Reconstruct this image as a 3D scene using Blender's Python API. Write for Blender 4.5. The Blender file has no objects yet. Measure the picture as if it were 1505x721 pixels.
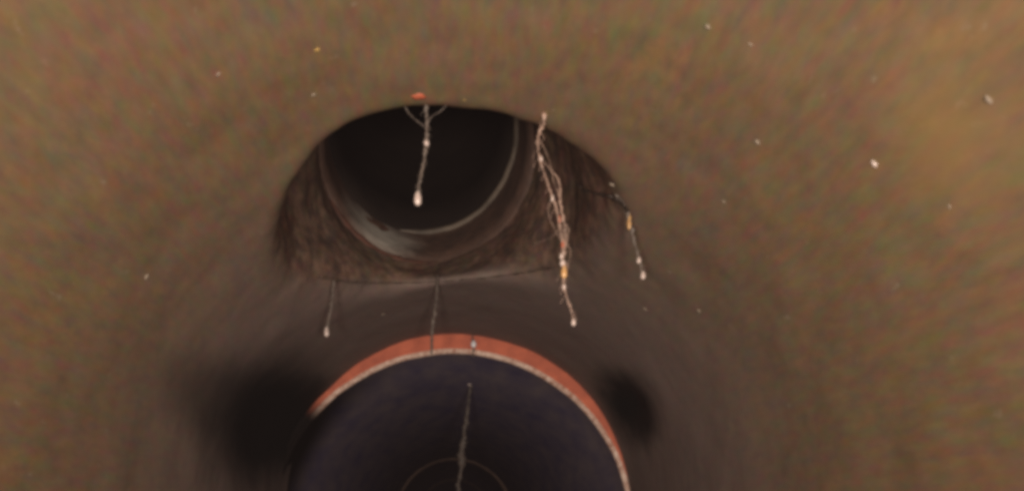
import bpy, math, random
import numpy as np
from mathutils import Vector

S = 0.15                      # pipe radius in metres; geometry below is written in pipe radii
scene = bpy.context.scene
COL = scene.collection

# ------------------------------------------------------------------ camera
FPX, VX, VY = 1000.0, 669.0, 748.0      # focal length and axis point on a 1505 x 721 frame
cam = bpy.data.cameras.new('inspection_camera')
cam.sensor_width = 36.0
cam.lens = 36.0 * FPX / 1505.0
cam.shift_x = (752.5 - VX) / 1505.0
cam.shift_y = (VY - 360.5) / 1505.0
cam.clip_start = 0.005
cam.clip_end = 60.0
cam.dof.use_dof = True
cam.dof.focus_distance = 2.7 * S
cam.dof.aperture_fstop = 15.0
camo = bpy.data.objects.new('inspection_camera', cam)
COL.objects.link(camo)
camo.location = (0, 0, 0)
camo.rotation_euler = (math.radians(90), 0, 0)
scene.camera = camo

# ------------------------------------------------------------------ world, lamps, exposure
world = bpy.data.worlds.new('World')
scene.world = world
world.use_nodes = True
world.node_tree.nodes['Background'].inputs['Color'].default_value = (0, 0, 0, 1)
world.node_tree.nodes['Background'].inputs['Strength'].default_value = 0.0


def lamp(x, y, z, tx, tz, watts):
    """one of the LED headlamps of the inspection crawler"""
    l = bpy.data.lights.new('crawler_headlamp', 'SPOT')
    l.energy = watts
    l.color = (1.0, 0.93, 0.82)
    l.spot_size = math.radians(124)
    l.spot_blend = 1.0
    l.shadow_soft_size = 0.018
    o = bpy.data.objects.new('crawler_headlamp', l)
    COL.objects.link(o)
    o.location = (x * S, y * S, z * S)
    o.rotation_euler = Vector((tx, 1.0, tz)).to_track_quat('-Z', 'Y').to_euler()


for sx in (-1, 1):
    lamp(0.30 * sx, -0.55, -0.25, 0.08 * sx, 0.45, 4.7)

vs = scene.view_settings
vs.view_transform = 'Standard'
vs.look = 'None'
vs.exposure = 0.0
vs.gamma = 1.0
vs.use_curve_mapping = False
scene.render.engine = 'CYCLES'
scene.cycles.use_denoising = True
scene.cycles.max_bounces = 6
scene.cycles.filter_width = 4.2
scene.render.film_transparent = False

# ------------------------------------------------------------------ helpers
rng = np.random.default_rng(7)
random.seed(7)


def P(px, py, d):
    """the point that stands d pipe radii in front of the lens, in metres"""
    return Vector(((px - VX) / FPX * d * S, d * S, (VY - py) / FPX * d * S))


def mesh_obj(name, verts, faces, mat, parent=None, smooth=True):
    me = bpy.data.meshes.new(name)
    me.from_pydata([tuple(v) for v in verts], [], [tuple(f) for f in faces])
    if smooth:
        me.polygons.foreach_set('use_smooth', np.ones(len(me.polygons), bool))
    me.materials.append(mat)
    me.update()
    o = bpy.data.objects.new(name, me)
    COL.objects.link(o)
    o.parent = parent
    return o


def tag(o, label=None, cat=None, group=None, kind=None):
    if label: o['label'] = label
    if cat: o['category'] = cat
    if group: o['group'] = group
    if kind: o['kind'] = kind
    return o


def empty(name, loc=(0, 0, 0)):
    o = bpy.data.objects.new(name, None)
    COL.objects.link(o)
    o.location = loc
    o.empty_display_size = 0.02
    return o


def vnoise(p, scale, seed):
    """smooth value noise in numpy, -1..1"""
    r = np.random.default_rng(seed)
    tab = r.uniform(-1, 1, 4096)
    q = p * scale
    i = np.floor(q).astype(np.int64)
    f = q - i
    f = f * f * (3 - 2 * f)
    out = np.zeros(len(p))
    for dx in (0, 1):
        for dy in (0, 1):
            for dz in (0, 1):
                h = ((i[:, 0] + dx) * 73856093) ^ ((i[:, 1] + dy) * 19349663) ^ ((i[:, 2] + dz) * 83492791)
                w = (f[:, 0] if dx else 1 - f[:, 0]) * (f[:, 1] if dy else 1 - f[:, 1]) * (f[:, 2] if dz else 1 - f[:, 2])
                out += w * tab[h & 4095]
    return out


# ------------------------------------------------------------------ materials
class NT:
    def __init__(self, name):
        self.m = bpy.data.materials.new(name)
        self.m.use_nodes = True
        self.t = self.m.node_tree
        self.b = self.t.nodes['Principled BSDF']

    def n(self, kind, **kw):
        nd = self.t.nodes.new(kind)
        for k, v in kw.items():
            setattr(nd, k, v)
        return nd

    def l(self, a, b):
        self.t.links.new(a, b)

    def coord(self, scale=(1, 1, 1), loc=(0, 0, 0)):
        tc = self.n('ShaderNodeTexCoord')
        mp = self.n('ShaderNodeMapping')
        mp.inputs['Scale'].default_value = scale
        mp.inputs['Location'].default_value = loc
        self.l(tc.outputs['Object'], mp.inputs['Vector'])
        return mp.outputs['Vector']

    def noise(self, vec, scale, detail=4.0, rough=0.55):
        nd = self.n('ShaderNodeTexNoise')
        nd.inputs['Scale'].default_value = scale
        nd.inputs['Detail'].default_value = detail
        nd.inputs['Roughness'].default_value = rough
        self.l(vec, nd.inputs['Vector'])
        return nd

    def ramp(self, fac, stops):
        nd = self.n('ShaderNodeValToRGB')
        el = nd.color_ramp.elements
        while len(el) < len(stops):
            el.new(0.5)
        for e, (p, c) in zip(el, stops):
            e.position = p
            e.color = (c, c, c, 1) if isinstance(c, (int, float)) else (*c, 1)
        self.l(fac, nd.inputs['Fac'])
        return nd.outputs['Color']

    def mix(self, fac, a, b, mode='MIX'):
        nd = self.n('ShaderNodeMix', data_type='RGBA', blend_type=mode)
        for sock, v in ((nd.inputs[0], fac), (nd.inputs[6], a), (nd.inputs[7], b)):
            if isinstance(v, (int, float)):
                sock.default_value = v
            elif isinstance(v, tuple):
                sock.default_value = (*v, 1)
            else:
                self.l(v, sock)
        return nd.outputs[2]

    def math(self, op, a, b=0.0, c=None, clamp=False):
        nd = self.n('ShaderNodeMath', operation=op, use_clamp=clamp)
        for sock, v in zip(nd.inputs, (a, b, c)):
            if v is None:
                continue
            if isinstance(v, (int, float)):
                sock.default_value = v
            else:
                self.l(v, sock)
        return nd.outputs[0]

    def bump(self, height, strength, dist):
        nd = self.n('ShaderNodeBump')
        nd.inputs['Strength'].default_value = strength
        nd.inputs['Distance'].default_value = dist
        self.l(height, nd.inputs['Height'])
        self.l(nd.outputs['Normal'], self.b.inputs['Normal'])

    def fin(self, color=None, rough=0.6, spec=0.3):
        if color is not None:
            if isinstance(color, tuple):
                self.b.inputs['Base Color'].default_value = (*color, 1)
            else:
                self.l(color, self.b.inputs['Base Color'])
        if isinstance(rough, (int, float)):
            self.b.inputs['Roughness'].default_value = rough
        else:
            self.l(rough, self.b.inputs['Roughness'])
        self.b.inputs['Specular IOR Level'].default_value = spec
        return self.m


RB = 0.44                                              # branch bore
MC = np.array([-0.055, 2.34, 1.0])                       # where the branch axis meets the crown
U = np.array([-0.115, 1.0, 0.92]); U /= np.linalg.norm(U)   # branch axis
END = 3.88                                              # face of the next pipe


def frame(u):
    u = Vector(u).normalized()
    a = u.cross(Vector((1, 0, 0))).normalized()
    b = u.cross(a).normalized()
    return u, a, b


# dark shade painted black round two shallow hollows (centre, size), pipe radii
HOLLOW_SHADE = [((-0.905, 3.42, 0.425), 0.37, 0.86), ((0.860, 3.42, 0.512), 0.21, 0.42),
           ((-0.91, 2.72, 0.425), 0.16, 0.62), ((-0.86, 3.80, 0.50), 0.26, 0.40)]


def mottled(nt, base, red, olive, grey, amount):
    """patchy deposit colours, streaked along the pipe"""
    v = nt.coord((1.0, 0.40, 1.0))
    n1 = nt.noise(v, 22, 4, 0.6)
    c = nt.mix(nt.ramp(n1.outputs['Fac'], [(0.30, 0.0), (0.72, 1.0)]), base, red)
    n2 = nt.noise(nt.coord((1.0, 0.40, 1.0), (3.1, 1.7, 5.2)), 30, 4, 0.6)
    c = nt.mix(nt.math('MULTIPLY', nt.ramp(n2.outputs['Fac'], [(0.46, 0.0), (0.72, 1.0)]), amount), c, olive)
    n3 = nt.noise(nt.coord((1.0, 0.45, 1.0), (7.3, 2.9, 0.4)), 60, 3, 0.6)
    c = nt.mix(nt.math('MULTIPLY', nt.ramp(n3.outputs['Fac'], [(0.56, 0.0), (0.76, 1.0)]), amount), c, grey)
    # fine coloured grit, each grain a little redder, greener or bluer
    n4 = nt.noise(nt.coord((1.0, 0.36, 1.0), (1.3, 4.9, 2.4)), 240, 3, 0.65)
    g = nt.mix(0.50, (1.0, 1.0, 1.0), nt.mix(1.0, n4.outputs['Color'], (2.0, 2.0, 2.0), 'MULTIPLY'))
    c = nt.mix(1.0, c, g, 'MULTIPLY')
    n5 = nt.noise(nt.coord((1.0, 0.5, 1.0), (5.3, 0.9, 2.8)), 110, 4, 0.65)
    return c, n1, n5


def mat_wall():
    nt = NT('silted_pipe_wall')
    c, n1, n5 = mottled(nt, (0.150, 0.096, 0.050), (0.158, 0.086, 0.050), (0.144, 0.099, 0.046), (0.11, 0.082, 0.066), 0.5)
    # sparse tan and rust crusts
    k1 = nt.noise(nt.coord((1.0, 0.5, 1.0), (9.1, 3.3, 6.2)), 34, 5, 0.7)
    c = nt.mix(nt.math('MULTIPLY', nt.ramp(k1.outputs['Fac'], [(0.60, 0.0), (0.74, 1.0)]), 0.75), c, (0.23, 0.125, 0.050))
    k2 = nt.noise(nt.coord((1.0, 0.6, 1.0), (2.2, 8.3, 1.1)), 150, 3, 0.7)
    c = nt.mix(nt.math('MULTIPLY', nt.ramp(k2.outputs['Fac'], [(0.66, 0.0), (0.74, 1.0)]), 0.5), c, (0.24, 0.18, 0.125))
    # one larger ochre crust
    oc = nt.n('ShaderNodeVectorMath', operation='DISTANCE')
    nt.l(nt.n('ShaderNodeTexCoord').outputs['Object'], oc.inputs[0])
    oc.inputs[1].default_value = (0.80 * S, 1.10 * S, 0.60 * S)
    om = nt.n('ShaderNodeMapRange', interpolation_type='SMOOTHSTEP')
    om.inputs['From Min'].default_value = 0.18 * S + 0.02
    om.inputs['From Max'].default_value = 0.02 * S + 0.008
    nt.l(nt.math('MULTIPLY_ADD', k1.outputs['Fac'], 0.03, oc.outputs['Value']), om.inputs['Value'])
    c = nt.mix(nt.math('MULTIPLY', om.outputs['Result'], 0.55), c, (0.24, 0.135, 0.05))
    # colour turns grey mauve towards the last stretch before the joint
    sp = nt.n('ShaderNodeSeparateXYZ')
    nt.l(nt.n('ShaderNodeTexCoord').outputs['Object'], sp.inputs[0])
    fy = nt.math('MULTIPLY_ADD', n1.outputs['Fac'], 0.06, sp.outputs['Y'])
    fm = nt.n('ShaderNodeMapRange', interpolation_type='SMOOTHSTEP')
    fm.inputs['From Min'].default_value = 1.4 * S + 0.03
    fm.inputs['From Max'].default_value = 2.9 * S + 0.03
    nt.l(fy, fm.inputs['Value'])
    c = nt.mix(nt.math('MULTIPLY', fm.outputs['Result'], 0.64), c, (0.182, 0.131, 0.128))
    tc = nt.n('ShaderNodeTexCoord')
    warp = nt.noise(nt.coord(), 40, 3, 0.5)
    # the branch is a darker pipe under black brown biofilm; main pipe silt laps a little way over its lip
    cb, m1, m5 = mottled(nt, (0.115, 0.068, 0.050), (0.140, 0.060, 0.040), (0.115, 0.080, 0.050), (0.055, 0.044, 0.042), 0.85)
    m6 = nt.noise(nt.coord(), 130, 5, 0.7)
    cb = nt.mix(nt.ramp(m6.outputs['Fac'], [(0.50, 0.0), (0.66, 1.0)]), cb, (0.20, 0.115, 0.08))
    cb = nt.mix(nt.ramp(m6.outputs['Fac'], [(0.36, 1.0), (0.48, 0.0)]), cb, (0.070, 0.043, 0.034))
    xz = nt.n('ShaderNodeVectorMath', operation='MULTIPLY')
    nt.l(tc.outputs['Object'], xz.inputs[0])
    xz.inputs[1].default_value = (1 / S, 0, 1 / S)
    rl = nt.n('ShaderNodeVectorMath', operation='LENGTH')
    nt.l(xz.outputs[0], rl.inputs[0])
    rr = nt.math('MULTIPLY_ADD', warp.outputs['Fac'], 0.05, rl.outputs['Value'])
    br = nt.n('ShaderNodeMapRange', interpolation_type='SMOOTHSTEP')
    br.inputs['From Min'].default_value = 1.022
    br.inputs['From Max'].default_value = 1.10
    nt.l(rr, br.inputs['Value'])
    c = nt.mix(br.outputs['Result'], c, cb)
    # shade of the hollows, painted black into the wall colour
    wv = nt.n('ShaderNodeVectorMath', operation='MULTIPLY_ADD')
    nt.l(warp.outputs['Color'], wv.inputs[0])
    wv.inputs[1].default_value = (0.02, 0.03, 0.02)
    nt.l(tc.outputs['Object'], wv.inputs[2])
    for (p, sx, sy) in HOLLOW_SHADE:
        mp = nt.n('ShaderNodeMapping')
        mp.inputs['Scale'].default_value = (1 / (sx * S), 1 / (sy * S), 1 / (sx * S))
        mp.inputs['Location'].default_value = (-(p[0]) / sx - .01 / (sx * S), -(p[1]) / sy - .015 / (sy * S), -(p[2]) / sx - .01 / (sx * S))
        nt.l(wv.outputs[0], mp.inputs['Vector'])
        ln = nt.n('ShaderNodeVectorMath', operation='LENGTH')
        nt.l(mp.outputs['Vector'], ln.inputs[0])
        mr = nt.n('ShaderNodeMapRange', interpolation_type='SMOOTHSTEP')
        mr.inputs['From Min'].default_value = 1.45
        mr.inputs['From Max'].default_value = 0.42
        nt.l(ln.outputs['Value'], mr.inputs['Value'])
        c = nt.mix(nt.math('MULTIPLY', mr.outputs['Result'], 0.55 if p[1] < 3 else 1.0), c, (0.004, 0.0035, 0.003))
    nt.bump(nt.math('ADD', n5.outputs['Fac'], n1.outputs['Fac']), 0.15, 0.0015)
    return nt.fin(c, 0.72, 0.2)


def mat_plain(name, col, col2, scale, rough=0.6, spec=0.3, bump=0.3, stretch=(1, 1, 1)):
    nt = NT(name)
    n1 = nt.noise(nt.coord(stretch), scale, 5, 0.6)
    c = nt.mix(nt.ramp(n1.outputs['Fac'], [(0.32, 0.0), (0.70, 1.0)]), col, col2)
    nt.bump(n1.outputs['Fac'], bump, 0.002)
    return nt.fin(c, rough, spec)


def mat_sleeve():
    nt = NT('dark_biofilm_pipe')
    n1 = nt.noise(nt.coord(), 70, 5, 0.65)
    c = nt.mix(nt.ramp(n1.outputs['Fac'], [(0.32, 0.0), (0.70, 1.0)]), (0.125, 0.066, 0.047), (0.065, 0.040, 0.032))
    # lit patch of the sleeve, painted in as pale grey
    p = Vector(MC) + Vector(U) * 0.86
    u, a, b = frame(U)
    p = p + (a * math.cos(math.radians(33)) + b * math.sin(math.radians(33))) * 0.43
    tc = nt.n('ShaderNodeTexCoord')
    ds = nt.n('ShaderNodeVectorMath', operation='DISTANCE')
    nt.l(tc.outputs['Object'], ds.inputs[0])
    ds.inputs[1].default_value = tuple(p * S)
    w = nt.math('MULTIPLY_ADD', n1.outputs['Fac'], 0.022, ds.outputs['Value'])
    mr = nt.n('ShaderNodeMapRange', interpolation_type='SMOOTHSTEP')
    mr.inputs['From Min'].default_value = 0.012 + 0.25 * S
    mr.inputs['From Max'].default_value = 0.010 + 0.02 * S
    nt.l(w, mr.inputs['Value'])
    c = nt.mix(mr.outputs['Result'], c, (0.46, 0.39, 0.33))
    nt.bump(n1.outputs['Fac'], 0.5, 0.003)
    return nt.fin(c, 0.65, 0.2)


def mat_clay(name, col, col2, scale, r1=0.40, r0=0.20, stretch=(1, 1, 1)):
    nt = NT(name)
    n1 = nt.noise(nt.coord(stretch), scale, 5, 0.6)
    c = nt.mix(nt.ramp(n1.outputs['Fac'], [(0.32, 0.0), (0.70, 1.0)]), col, col2)
    tc = nt.n('ShaderNodeTexCoord')
    ds = nt.n('ShaderNodeVectorMath', operation='DISTANCE')
    nt.l(tc.outputs['Object'], ds.inputs[0])
    ds.inputs[1].default_value = (-0.95 * S, 3.88 * S, 0.38 * S)       # the larger hollow's dark shade, painted on over the joint
    w = nt.math('MULTIPLY_ADD', n1.outputs['Fac'], 0.008, ds.outputs['Value'])
    mr = nt.n('ShaderNodeMapRange', interpolation_type='SMOOTHSTEP')
    mr.inputs['From Min'].default_value = r1 * S
    mr.inputs['From Max'].default_value = r0 * S
    nt.l(w, mr.inputs['Value'])
    c = nt.mix(mr.outputs['Result'], c, (0.006, 0.004, 0.0035))
    nt.bump(n1.outputs['Fac'], 0.3, 0.002)
    return nt.fin(c, 0.75, 0.05)


M = {
    'wall': mat_wall(),
    'branch': mat_sleeve(),
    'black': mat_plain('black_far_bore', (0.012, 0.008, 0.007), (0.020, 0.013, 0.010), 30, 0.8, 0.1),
    'lip': mat_plain('scaled_lip_lit_edge', (0.15, 0.105, 0.075), (0.06, 0.042, 0.03), 60, 0.6, 0.3),
    'redlip': mat_plain('rusty_joint', (0.14, 0.05, 0.032), (0.06, 0.03, 0.022), 70, 0.6, 0.3),
    'orange': mat_clay('orange_clay_end', (0.66, 0.175, 0.10), (0.42, 0.115, 0.075), 60),
    'rim': mat_clay('chipped_pale_rim', (0.90, 0.66, 0.54), (0.42, 0.19, 0.13), 260),
    'bore': mat_clay('slimed_bore', (0.29, 0.225, 0.24), (0.14, 0.115, 0.21), 40, 0.95, 0.25, (1, 0.35, 1)),
    'boreline': mat_plain('bore_joint_scale', (0.62, 0.38, 0.28), (0.40, 0.25, 0.2), 60, 0.6, 0.3),
    'strand': mat_plain('pale_slime', (0.40, 0.25, 0.19), (0.11, 0.07, 0.055), 190, 0.45, 0.4),
    'strand_dim': mat_plain('dull_slime', (0.15, 0.11, 0.09), (0.08, 0.06, 0.05), 190, 0.5, 0.35),
    'drop': mat_plain('milky_drop', (0.62, 0.50, 0.44), (0.45, 0.32, 0.28), 160, 0.25, 0.5, 0.1),
    'glint': mat_plain('white_drop_glint', (0.92, 0.88, 0.90), (0.85, 0.78, 0.80), 160, 0.15, 0.6, 0.05),  # near white base colour paints the drop's specular glint
    'amber': mat_plain('amber_slime', (0.55, 0.33, 0.12), (0.45, 0.22, 0.09), 160, 0.35, 0.5),
    'dark_root': mat_plain('dark_root', (0.03, 0.018, 0.012), (0.02, 0.012, 0.010), 160, 0.6, 0.3),
    'redspeck': mat_plain('red_orange_speck', (0.50, 0.10, 0.05), (0.25, 0.075, 0.04), 400, 0.5, 0.3),
    'yellowspeck': mat_plain('yellow_speck', (0.60, 0.37, 0.12), (0.5, 0.3, 0.1), 200, 0.5, 0.3),
    'palespeck': mat_plain('pale_speck', (0.30, 0.23, 0.17), (0.22, 0.16, 0.12), 200, 0.5, 0.3),
}

# ------------------------------------------------------------------ the pipe wall with its branch mouth
def smin(a, b, k):
    h = np.clip(0.5 + 0.5 * (b - a) / k, 0, 1)
    return b * (1 - h) + a * h - k * h * (1 - h)


def sstep(a, b, x):
    t = np.clip((x - a) / (b - a), 0, 1)
    return t * t * (3 - 2 * t)


def field(X, Y, Z):
    r = np.sqrt(X * X + Z * Z)
    rip = 0.002 * np.sin(5 * Y + 3 * np.arctan2(X, Z)) * np.sin(4.1 * X + 1.3) + 0.001 * np.sin(11 * Y + 7 * X + 2 * Z)
    main = r - 1.0 + rip
    dx, dy, dz = X - MC[0], Y - MC[1], Z - MC[2]
    t = dx * U[0] + dy * U[1] + dz * U[2]
    db = np.sqrt(np.maximum((dx - t * U[0]) ** 2 * (0.72 + 0.26 * sstep(0.15, 0.62, t)) + (dy - t * U[1]) ** 2 + (dz - t * U[2]) ** 2, 1e-9)) - RB
    db = db + 0.012 * np.sin(9 * X + 4 * Z) * np.sin(6 * Y)
    br = np.maximum(db, -(t + 0.9))
    k = 0.030 + 0.16 * sstep(1.9, 2.75, Y) * sstep(0.05, 0.40, np.abs(X)) + 0.0 * Y
    f = smin(main, br, k)
    for (p, sx, sy), dep in zip(HOLLOW_SHADE, (0.07, 0.06, 0.0, 0.0)):
        rr = math.hypot(p[0], p[2])
        th = np.arctan2(X, Z) - math.atan2(p[0], p[2])
        g = np.exp(-((th / (sx * 0.55)) ** 2 + ((Y - p[1]) / (sy * 0.5)) ** 2))
        f = f - dep * g * (Z > 0)
    return f


def surface_nets(lo, hi, h):
    nx, ny, nz = [int(round((b - a) / h)) + 1 for a, b in zip(lo, hi)]
    xs = (lo[0] + h * np.arange(nx)).astype(np.float32)
    ys = (lo[1] + h * np.arange(ny)).astype(np.float32)
    zs = (lo[2] + h * np.arange(nz)).astype(np.float32)
    F = np.empty((nx, ny, nz), np.float32)
    for i in range(0, nx, 16):
        F[i:i + 16] = field(xs[i:i + 16, None, None], ys[None, :, None], zs[None, None, :])
    s = F < 0
    cnt = np.zeros((nx - 1, ny - 1, nz - 1), np.int8)
    for a in (0, 1):
        for b in (0, 1):
            for c in (0, 1):
                cnt += s[a:nx - 1 + a, b:ny - 1 + b, c:nz - 1 + c]
    act = (cnt > 0) & (cnt < 8)
    idx = -np.ones(act.shape, np.int64)
    ii = np.argwhere(act)
    idx[act] = np.arange(len(ii))
    pts = np.zeros((len(ii), 3)); w = np.zeros(len(ii))
    corner = [(a, b, c) for a in (0, 1) for b in (0, 1) for c in (0, 1)]
    val = {c: F[ii[:, 0] + c[0], ii[:, 1] + c[1], ii[:, 2] + c[2]].astype(float) for c in corner}
    for c in corner:
        for ax in range(3):
            if c[ax]:
                continue
            e = list(c); e[ax] = 1; e = tuple(e)
            a, b = val[c], val[e]
            m = (a < 0) != (b < 0)
            tt = np.where(m, a / np.where(m, a - b, 1), 0)
            q = np.tile(np.array(c, float), (len(ii), 1)); q[:, ax] += tt
            pts[m] += q[m]; w[m] += 1
    pts = (pts / w[:, None] + ii) * h + np.array(lo)
    quads = []
    for ax in range(3):
        o1, o2 = (ax + 1) % 3, (ax + 2) % 3
        sl0 = [slice(None)] * 3; sl1 = [slice(None)] * 3
        sl0[ax] = slice(0, -1); sl1[ax] = slice(1, None)
        ch = s[tuple(sl0)] != s[tuple(sl1)]
        e = np.argwhere(ch)
        e = e[(e[:, o1] > 0) & (e[:, o2] > 0)]
        shp = act.shape
        e = e[(e[:, o1] < shp[o1]) & (e[:, o2] < shp[o2])]
        q = []
        for (a, b) in ((-1, -1), (0, -1), (0, 0), (-1, 0)):
            c = e.copy(); c[:, o1] += a; c[:, o2] += b
            q.append(idx[c[:, 0], c[:, 1], c[:, 2]])
        q = np.stack(q, 1)
        flip = s[e[:, 0], e[:, 1], e[:, 2]]          # inside the void first: the face must look back into the void
        q[flip] = q[flip][:, ::-1]
        quads.append(q)
    return pts, np.concatenate(quads)


pts, quads = surface_nets((-1.28, 0.30, -0.20), (1.28, 4.02, 1.78), 0.0135)
# pull vertices exactly onto the surface
for _ in range(2):
    e = 1e-3
    f0 = field(*pts.T)
    g = np.stack([(field(*(pts + e * np.eye(3)[k]).T) - field(*(pts - e * np.eye(3)[k]).T)) / (2 * e) for k in range(3)], 1)
    pts = pts - np.clip(f0 / np.maximum((g * g).sum(1), 0.2), -0.02, 0.02)[:, None] * g
g /= np.linalg.norm(g, axis=1)[:, None] + 1e-9
pts += g * (0.0035 * vnoise(pts, 7.0, 3) + 0.0008 * vnoise(pts, 24.0, 4))[:, None]

_d = np.linalg.norm(pts - MC - ((pts - MC) @ U)[:, None] * U, axis=1)
crumb = sstep(0.99, 1.03, np.hypot(pts[:, 0], pts[:, 2])) * (_d < 0.72)
pts += g * (crumb * (0.007 * vnoise(pts, 11.0, 5) + 0.003 * vnoise(pts, 30.0, 6)))[:, None]

# branch = what lies beyond the wall surface round the mouth; snap the border to a clean line
t_ax = (pts - MC) @ U
d_ax = np.linalg.norm(pts - MC - t_ax[:, None] * U, axis=1)


def inside_branch(p):
    return (np.hypot(p[:, 0], p[:, 2]) - 1.035) + 9.0 * np.minimum(0, 0.62 - np.linalg.norm((p - MC) - ((p - MC) @ U)[:, None] * U, axis=1))


sc_v = inside_branch(pts)
ed = np.concatenate([quads[:, [0, 1]], quads[:, [1, 2]], quads[:, [2, 3]], quads[:, [3, 0]]])
cr = (sc_v[ed[:, 0]] > 0) != (sc_v[ed[:, 1]] > 0)
ed = ed[cr]
tt = sc_v[ed[:, 0]] / (sc_v[ed[:, 0]] - sc_v[ed[:, 1]])
near = np.where(tt < 0.5, ed[:, 0], ed[:, 1])
tgt = pts[ed[:, 0]] + tt[:, None] * (pts[ed[:, 1]] - pts[ed[:, 0]])
pts[near] = tgt
sc_v[near] = 0.0
isb = sc_v[quads].mean(1) > 0


def sub_mesh(sel):
    q = quads[sel]
    used, inv = np.unique(q, return_inverse=True)
    return pts[used] * S, inv.reshape(q.shape)


wv, wf = sub_mesh(~isb)
bv, bf = sub_mesh(isb)

# the rest of the bore that lies behind the lens and below the frame: plain rings
def bore_strip(y0, y1, ny, a0, a1, na, r):
    ys = np.linspace(y0, y1, ny); an = np.linspace(a0, a1, na)
    A, Yv = np.meshgrid(an, ys)
    v = np.stack([r * np.sin(A), Yv, r * np.cos(A)], -1).reshape(-1, 3) * S
    f = [(j * na + i, (j + 1) * na + i, (j + 1) * na + i + 1, j * na + i + 1) for j in range(ny - 1) for i in range(na - 1)]
    return v, np.array(f)


allv, allf, off = [wv], [wf], len(wv)
for args in ((-2.2, 0.34, 40, -math.pi, math.pi, 120, 1.004), (0.30, 4.0, 60, math.radians(99), math.radians(261), 70, 1.004)):
    v, f = bore_strip(*args)
    allv.append(v); allf.append(f + off); off += len(v)
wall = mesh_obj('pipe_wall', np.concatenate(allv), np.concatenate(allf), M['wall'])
tag(wall, 'brown silted inside wall of the main drain pipe', 'pipe wall', kind='structure')

# ------------------------------------------------------------------ branch pipe
def lathe(name, centre, axis, profile, mat, parent=None, n=128, wob=0.0, seed=1, a0=0.0, a1=2 * math.pi, sink=0.0):
    """profile: (t along axis, radius) in pipe radii; open polyline swept round the axis"""
    u, a, b = frame(axis)
    c = Vector(centre)
    full = abs(a1 - a0 - 2 * math.pi) < 1e-6
    m = n if full else n + 1
    rr = random.Random(seed)
    ph = [rr.uniform(0, 6.28) for _ in range(4)]
    verts, faces = [], []
    for (t, r) in profile:
        for i in range(m):
            th = a0 + (a1 - a0) * i / n
            w = 1 + wob * (math.sin(3 * th + ph[0]) + 0.7 * math.sin(7 * th + ph[1]) + 0.5 * math.sin(17 * th + ph[2]) + 0.3 * math.sin(31 * th + ph[3]))
            e = 0.0 if full else max(0.0, 1 - min(i, n - i) / (0.28 * n)) ** 1.5 * sink
            verts.append((c + u * (t + e) + (a * math.cos(th) + b * math.sin(th)) * (r * w + e)) * S)
    for j in range(len(profile) - 1):
        for i in range(n):
            k = (i + 1) % m
            faces.append((j * m + i, j * m + k, (j + 1) * m + k, (j + 1) * m + i))
    return mesh_obj(name, verts, faces, mat, parent)


branch = empty('branch_pipe', MC * S)
tag(branch, 'dark side branch pipe opening through the crown of the main pipe', 'pipe')
INV = branch.matrix_world.inverted()


def child_of(o, p):
    """parent without moving: the thing's empty carries a location"""
    o.parent = p
    o.matrix_parent_inverse = p.matrix_basis.inverted()
    return o


child_of(mesh_obj('mouth_wall', bv, bf, M['wall']), branch)
child_of(lathe('inner_sleeve', MC, U, [(0.69, 0.475), (0.69, 0.455), (0.70, 0.435), (0.80, 0.43), (1.02, 0.43)], M['branch'], n=140, wob=0.004, seed=3), branch)
R_ = math.radians
child_of(lathe('joint_ring', MC, U, [(0.665, 0.46), (0.67, 0.444), (0.682, 0.434), (0.694, 0.436), (0.702, 0.45)], M['redlip'], n=90, wob=0.005, seed=5, a0=R_(-14), a1=R_(84), sink=0.03), branch)
child_of(lathe('spigot_lip', MC, U, [(1.004, 0.43), (1.004, 0.418), (1.010, 0.409), (1.02, 0.409), (1.03, 0.42)], M['lip'], n=110, wob=0.004, seed=8, a0=R_(-190), a1=R_(64), sink=0.035), branch)
child_of(lathe('joint_ring', MC, U, [(0.30, 0.53), (0.305, 0.513), (0.315, 0.508), (0.325, 0.513), (0.33, 0.53)], M['redlip'], n=60, wob=0.005, seed=6, a0=R_(52), a1=R_(90), sink=0.03), branch)
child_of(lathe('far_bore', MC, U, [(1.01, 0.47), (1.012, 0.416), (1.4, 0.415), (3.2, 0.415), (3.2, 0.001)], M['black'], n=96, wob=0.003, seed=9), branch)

# path of a pale tube painting the light caught on the mouth's far edge
_u, _a, _b = frame(U)
lip_pts = []
for i in range(41):
    ph = math.radians(-58 + 116 * i / 40)
    base = Vector(MC) + Vector((math.sin(ph) * RB / 0.8367, 0, 0))
    n_ = Vector((1, 0, 0)).cross(_u).normalized()
    if n_.z > 0: n_ = -n_
    base = base + n_ * (RB * math.cos(ph))
    lo_, hi_ = -1.5, 1.5
    for _ in range(40):
        mid = (lo_ + hi_) / 2
        q = base + _u * mid
        if math.hypot(q.x, q.z) < 1.0: lo_ = mid
        else: hi_ = mid
    q = base + _u * lo_
    lip_pts.append((q.x, q.y, q.z))

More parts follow.
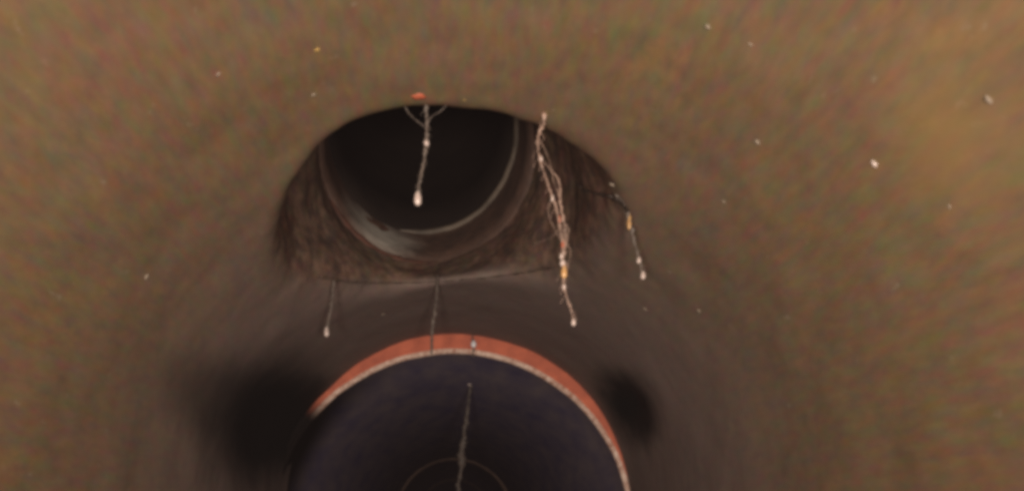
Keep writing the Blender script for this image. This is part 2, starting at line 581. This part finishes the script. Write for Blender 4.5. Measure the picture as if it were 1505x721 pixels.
# ------------------------------------------------------------------ the next pipe: displaced joint with a clay end face
NC = Vector((-0.018, END, -0.132))
clay = empty('clay_pipe', NC * S)
tag(clay, 'dropped clay pipe with orange end face and dark bore beyond the joint', 'pipe')
AX = (0, 1, 0)
child_of(lathe('end_face', NC, AX, [(0.012, 1.042), (0.0, 1.06), (0.002, 1.35), (0.3, 1.36)], M['orange'], n=180, wob=0.0012, seed=11), clay)
child_of(lathe('chipped_rim', NC, AX, [(0.010, 1.052), (0.000, 1.046), (0.003, 1.030), (0.014, 1.022), (0.03, 1.024)], M['rim'], n=360, wob=0.002, seed=12), clay)
child_of(lathe('bore', NC, AX, [(0.02, 1.026)] + [(0.05 + 0.3 * i, 1.03) for i in range(0, 30)] + [(30.0, 1.03), (30.0, 0.001)], M['bore'], n=160, wob=0.002, seed=13), clay)
for k, d in enumerate((11.9, 20.0)):
    t = d - END
    child_of(lathe('bore_joint', NC, AX, [(t, 1.035), (t + 0.02, 1.005), (t + 0.16, 1.0), (t + 0.2, 1.035)], M['boreline'], n=140, wob=0.002, seed=15 + k), clay)


# ------------------------------------------------------------------ hanging slime strands
def spline(pts_, n):
    """Catmull-Rom through 4-tuples (x, y, z, r)"""
    p = [np.array(q, float) for q in pts_]
    p = [2 * p[0] - p[1]] + p + [2 * p[-1] - p[-2]]
    out = []
    for i in range(1, len(p) - 2):
        for j in range(n):
            t = j / n
            out.append(0.5 * ((2 * p[i]) + (-p[i - 1] + p[i + 1]) * t + (2 * p[i - 1] - 5 * p[i] + 4 * p[i + 1] - p[i + 2]) * t * t
                              + (-p[i - 1] + 3 * p[i] - 3 * p[i + 1] + p[i + 2]) * t ** 3))
    out.append(p[-2])
    return out


def tube(pts_, seed, sides=8, n=9, rough=0.45):
    rr = random.Random(seed)
    path = spline(pts_, n)
    verts, faces = [], []
    for k, q in enumerate(path):
        r = max(q[3], 0.0007) * (1 + rough * rr.uniform(-1, 1))
        jit = 0.45 * r
        cx, cy, cz = q[0] + rr.uniform(-jit, jit), q[1] + rr.uniform(-jit, jit), q[2]
        for i in range(sides):
            a = 2 * math.pi * i / sides
            verts.append(((cx + r * math.cos(a)) * S, (cy + r * math.sin(a)) * S, cz * S))
    m = sides
    for k in range(len(path) - 1):
        for i in range(m):
            j = (i + 1) % m
            faces.append((k * m + i, k * m + j, (k + 1) * m + j, (k + 1) * m + i))
    faces.append(tuple(range(m))[::-1])
    faces.append(tuple(range((len(path) - 1) * m, len(path) * m)))
    return verts, faces


def pp(px, py, d, rpx):
    """a strand knot: place and radius (radius in frame pixels at that distance)"""
    v = P(px, py, d) / S
    return (v.x, v.y, v.z, 0.8 * rpx / FPX * d)


def join(parts):
    V, F = [], []
    for v, f in parts:
        o = len(V)
        V += list(v); F += [tuple(i + o for i in q) for q in f]
    return V, F


def strand(label, lines, beads, mat, bead_mat='drop', group='hanging slime strands', seed=1, cat='slime strand'):
    tubes = [tube(l, seed + i) for i, l in enumerate(lines)]
    hr = random.Random(seed * 7)
    for l in lines[:1]:                       # fine ragged hairs leaving the main thread
        path = spline(l, 6)
        for q in path[4:-3:3]:
            ln = hr.uniform(0.008, 0.028); sg = hr.choice((-1, 1))
            p0 = (q[0], q[1], q[2], 0.0009 * q[1] / 1.7)
            p1 = (q[0] + sg * 0.4 * ln, q[1] - 0.1 * ln, q[2] - 0.5 * ln, 0.0008)
            p2 = (q[0] + sg * hr.uniform(.2, .7) * ln, q[1] - 0.1 * ln, q[2] - ln, 0.0006)
            tubes.append(tube([p0, p1, p2], hr.randint(1, 9999), 5, 4))
    V, F = join(tubes)
    o = mesh_obj('slime_strand', V, F, M[mat])
    tag(o, label, cat, group)
    for i, (px, py, d, rw, rh, bm) in enumerate(beads):
        bead(P(px, py, d), 0.85 * rw / FPX * d * S, 0.85 * rh / FPX * d * S, M[bm or bead_mat], o, seed * 10 + i)
    return o


def bead(c, rw, rh, mat, parent=None, seed=0, name='droplet', wob=0.06):
    """pear shaped drop: narrow neck on top, round belly below"""
    rr = random.Random(seed)
    n, m = 12, 8
    verts, faces = [(0, 0, rh)], []
    for j in range(1, m):
        t = math.pi * j / m
        z = math.cos(t)
        r = math.sin(t) * (0.62 + 0.38 * (1 - z) / 2 * 1.2)
        for i in range(n):
            a = 2 * math.pi * i / n
            w = 1 + rr.uniform(-wob, wob)
            verts.append((rw * r * w * math.cos(a), rw * r * w * math.sin(a), rh * z))
    verts.append((0, 0, -rh))
    for i in range(n):
        faces.append((0, 1 + i, 1 + (i + 1) % n))
        faces.append((len(verts) - 1, 1 + (m - 2) * n + (i + 1) % n, 1 + (m - 2) * n + i))
    for j in range(m - 2):
        for i in range(n):
            k = (i + 1) % n
            faces.append((1 + j * n + i, 1 + (j + 1) * n + i, 1 + (j + 1) * n + k, 1 + j * n + k))
    o = mesh_obj(name, verts, faces, mat)
    o.location = c
    if parent:
        o.parent = parent
    return o


D1 = 1.70
strand('forked slime strand with a fat white drop hanging before the black bore',
       [[pp(626, 146, D1 - .02, 3.4), pp(627, 165, D1, 3.0), pp(627, 190, D1, 2.6), pp(627, 209, D1, 3.6), pp(624, 232, D1, 2.4), pp(618, 262, D1, 2.4), pp(615, 282, D1, 3.4), pp(614, 296, D1, 4.2)],
        [pp(590, 148, D1, 1.3), pp(602, 168, D1, 1.2), pp(616, 180, D1, 1.2), pp(626, 188, D1, 1.2)],
        [pp(664, 146, D1 - .02, 1.3), pp(648, 163, D1, 1.2), pp(634, 172, D1, 1.2), pp(628, 182, D1, 1.2)]],
       [(627, 209, D1, 5.2, 7.5, None), (614, 291, D1, 7.5, 13, None)], 'strand_dim', seed=21)
D2 = 1.68
strand('longest ragged slime strand, branching and beaded, inside the branch mouth',
       [[pp(802, 152, D2, 3.1), pp(799, 182, D2, 3.3), pp(791, 200, D2, 2.5), pp(792, 228, D2, 2.7), pp(799, 252, D2, 1.7), pp(811, 288, D2, 2.0), pp(820, 315, D2, 2.5), pp(825, 345, D2, 2.8),
         pp(828, 380, D2, 3.6), pp(828, 405, D2, 3.3), pp(829, 420, D2, 2.3), pp(834, 440, D2, 1.6), pp(840, 458, D2, 1.5), pp(843, 474, D2, 2.5)],
        [pp(795, 234, D2, 1.2), pp(812, 252, D2, 0.9), pp(822, 268, D2, 1.6), pp(824, 300, D2, 2.2), pp(829, 330, D2, 2.2), pp(831, 345, D2, 1.6), pp(829, 372, D2, 1.6)],
        [pp(826, 330, D2, 1.1), pp(815, 345, D2, 0.7), pp(802, 352, D2, 0.6), pp(786, 358, D2, 0.6)],
        [pp(824, 320, D2, 0.9), pp(834, 334, D2, 1.7), pp(835, 344, D2, 1.1), pp(830, 368, D2, 1.1)],
        [pp(793, 205, D2, .9), pp(806, 232, D2, .6), pp(813, 262, D2, .6), pp(822, 290, D2, .8)],
        [pp(826, 352, D2, .9), pp(838, 366, D2, .6), pp(836, 384, D2, .6), pp(830, 400, D2, .8)],
        [pp(812, 290, D2, .8), pp(806, 312, D2, .6), pp(814, 334, D2, .6), pp(824, 352, D2, .8)]],
       [(795, 233, D2, 3.8, 5, None), (812, 291, D2, 3.2, 6, None), (822, 322, D2, 3.0, 7, 'redspeck'), (827, 358, D2, 3.4, 10, 'redspeck'), (825, 376, D2, 3.2, 6, None), (827, 386, D2, 6.0, 6, None), (829, 399, D2, 6.2, 12, 'amber'), (829, 421, D2, 4.0, 5, None), (843, 473, D2, 4.4, 6.5, None)], 'strand', seed=31)
D3 = 1.93
strand('short amber slime strand with two drops beside the branch rim',
       [[pp(905, 286, D3, 2.6), pp(919, 303, D3, 2.6), pp(925, 325, D3, 4.2), pp(930, 345, D3, 3.6), pp(934, 362, D3, 1.6), pp(939, 381, D3, 2.0), pp(945, 405, D3, 2.2)]],
       [(925, 325, D3, 4.6, 15, 'amber'), (939, 382, D3, 4.6, 6, None), (945, 404, D3, 5.2, 7.5, None)], 'strand_dim', seed=41)
D4 = 2.62
strand('thin slime thread ending in one white drop below the branch mouth',
       [[pp(491, 412, D4, 1.8), pp(489, 428, D4, 2.2), pp(487, 450, D4, 1.6), pp(482, 474, D4, 2.2), pp(480, 490, D4, 3.0)]],
       [(480, 487, D4, 5.0, 9, None)], 'strand_dim', seed=51)
D5 = 2.93
strand('grey slime thread hanging across the orange clay edge',
       [[pp(643, 404, D5, 1.8), pp(642, 430, D5, 1.8), pp(640, 452, D5, 2.4), pp(636, 478, D5, 2.8), pp(635, 492, D5, 2.2), pp(634, 520, D5, 1.6)]],
       [], 'strand_dim', seed=61)
D6 = END - 0.012
strand('small white drop on a short thread over the orange clay face',
       [[pp(694, 487, D6, 1.6), pp(695, 500, D6, 1.6), pp(696, 509, D6, 1.8), pp(695, 524, D6, 1.4)]],
       [(696, 505, D6 - 0.03, 5.6, 6.5, 'glint')], 'strand_dim', seed=71)
D7 = 4.84
strand('long brown slime strand hanging down the middle of the dark bore',
       [[pp(694, 556, D7, 3.0), pp(692, 566, D7, 3.0), pp(689, 585, D7, 2.4), pp(686, 612, D7, 3.4), pp(682, 640, D7, 4.4), pp(679, 662, D7, 6.2), pp(678, 688, D7, 4.6), pp(674, 712, D7, 4.0), pp(673, 740, D7, 3.6), pp(671, 790, D7, 2.4)]],
       [(690, 563, D7, 4.2, 5, None), (679, 661, D7, 5.5, 14, 'strand_dim')], 'strand_dim', seed=81)

# dark hair root across the torn right rim of the mouth
V, F = tube([pp(846, 268, 2.02, 2.8), pp(858, 279, 1.98, 3.4), pp(880, 285, 1.91, 4.2), pp(900, 291, 1.87, 4.4), pp(914, 300, 1.88, 3.6), pp(923, 311, 1.92, 2.4)], 91)
tag(mesh_obj('root_hair', V, F, M['dark_root']), 'thin black root curling over the rim of the branch mouth', 'root')


V, F = tube([(x, y, z + 0.002, 0.006 + 0.003 * math.sin(i * 2.3)) for i, (x, y, z) in enumerate(lip_pts)], 95, sides=6, n=3)
child_of(mesh_obj('lit_edge_line', V, F, M['lip']), branch)  # pale line added for the sharp edge catching light

# ------------------------------------------------------------------ damp air in the pipe
hb = 0.0
V = [(x, y, z) for x in (-0.6, 0.6) for y in (-0.5, 5.3) for z in (-0.6, 0.75)]
F = [(0, 1, 3, 2), (4, 6, 7, 5), (0, 4, 5, 1), (2, 3, 7, 6), (0, 2, 6, 4), (1, 5, 7, 3)]
nt = NT('damp_air')
nt.t.nodes.remove(nt.b)
pv = nt.n('ShaderNodeVolumePrincipled')
pv.inputs['Color'].default_value = (0.95, 0.70, 0.70, 1)
pv.inputs['Density'].default_value = 0.016
nt.l(pv.outputs['Volume'], [n for n in nt.t.nodes if n.type == 'OUTPUT_MATERIAL'][0].inputs['Volume'])
tag(mesh_obj('haze', V, F, nt.m, smooth=False), 'damp misty air filling the pipe', 'haze', kind='stuff')

# ------------------------------------------------------------------ specks of scale stuck to the wall
def speck(px, py, rpx, mat, label, group=None, seed=0):
    """a flat crust of scale pressed on the wall, thin along the wall normal"""
    x, z = (px - VX) / FPX, (VY - py) / FPX
    d = 1.0 / math.hypot(x, z)
    c = np.array([x * d, d, z * d])
    n = np.array([c[0], 0.0, c[2]])
    for _ in range(6):                        # settle on the uneven wall
        f = field(np.array([c[0]]), np.array([c[1]]), np.array([c[2]]))[0]
        c = c - n * f
    r = 0.75 * rpx / FPX * d * S
    o = bead(Vector(c) * S, r, r * 0.4, M[mat], None, seed, 'scale_speck', 0.35)
    o.rotation_euler = Vector(n).to_track_quat('Z', 'Y').to_euler()
    o.scale = (1.0, 1.5, 1.0)
    tag(o, label, 'speck', group)


speck(615, 140, 10.5, 'redspeck', 'bright red orange speck on the upper rim of the branch mouth', None, 1)
speck(683, 144, 5, 'yellowspeck', 'straw coloured speck on the upper rim of the branch mouth', None, 2)
speck(466, 72, 5.5, 'yellowspeck', 'yellow speck on the brown wall above the branch mouth', None, 3)
speck(897, 278, 5, 'palespeck', 'pale speck at the end of the black root', None, 4)
speck(1285, 241, 6, 'drop', 'brightest white speck alone on the brown wall', None, 5)
SHARED = 'small dull pale speck of scale out on the open brown wall'
BELOW = 'dull pale speck just below the drops of the amber strand'
for i, (x, y, r, lab, grp) in enumerate([
        (461, 140, 4, 'dull pale speck between the yellow speck and the branch mouth', None),
        (563, 462, 3, 'tiny dull speck on the dark wall between branch mouth and orange clay edge', None),
        (985, 400, 4.5, BELOW, 'specks below the amber strand'), (948, 454, 3.6, BELOW, 'specks below the amber strand'), (1026, 457, 4, BELOW, 'specks below the amber strand'),
        (1272, 170, 4.5, 'dull pale speck close above the brightest white speck', None),
        (1040, 40, 5, SHARED, 0), (1113, 209, 5, SHARED, 0), (1450, 148, 6.5, SHARED, 0), (215, 406, 5, SHARED, 0),
        (1103, 66, 3.5, SHARED, 0), (320, 108, 4, SHARED, 0), (1064, 296, 3.5, SHARED, 0), (1395, 303, 4, SHARED, 0)]):
    speck(x, y, r, 'palespeck', lab, 'dull specks on the open wall' if grp == 0 else grp, 20 + i)
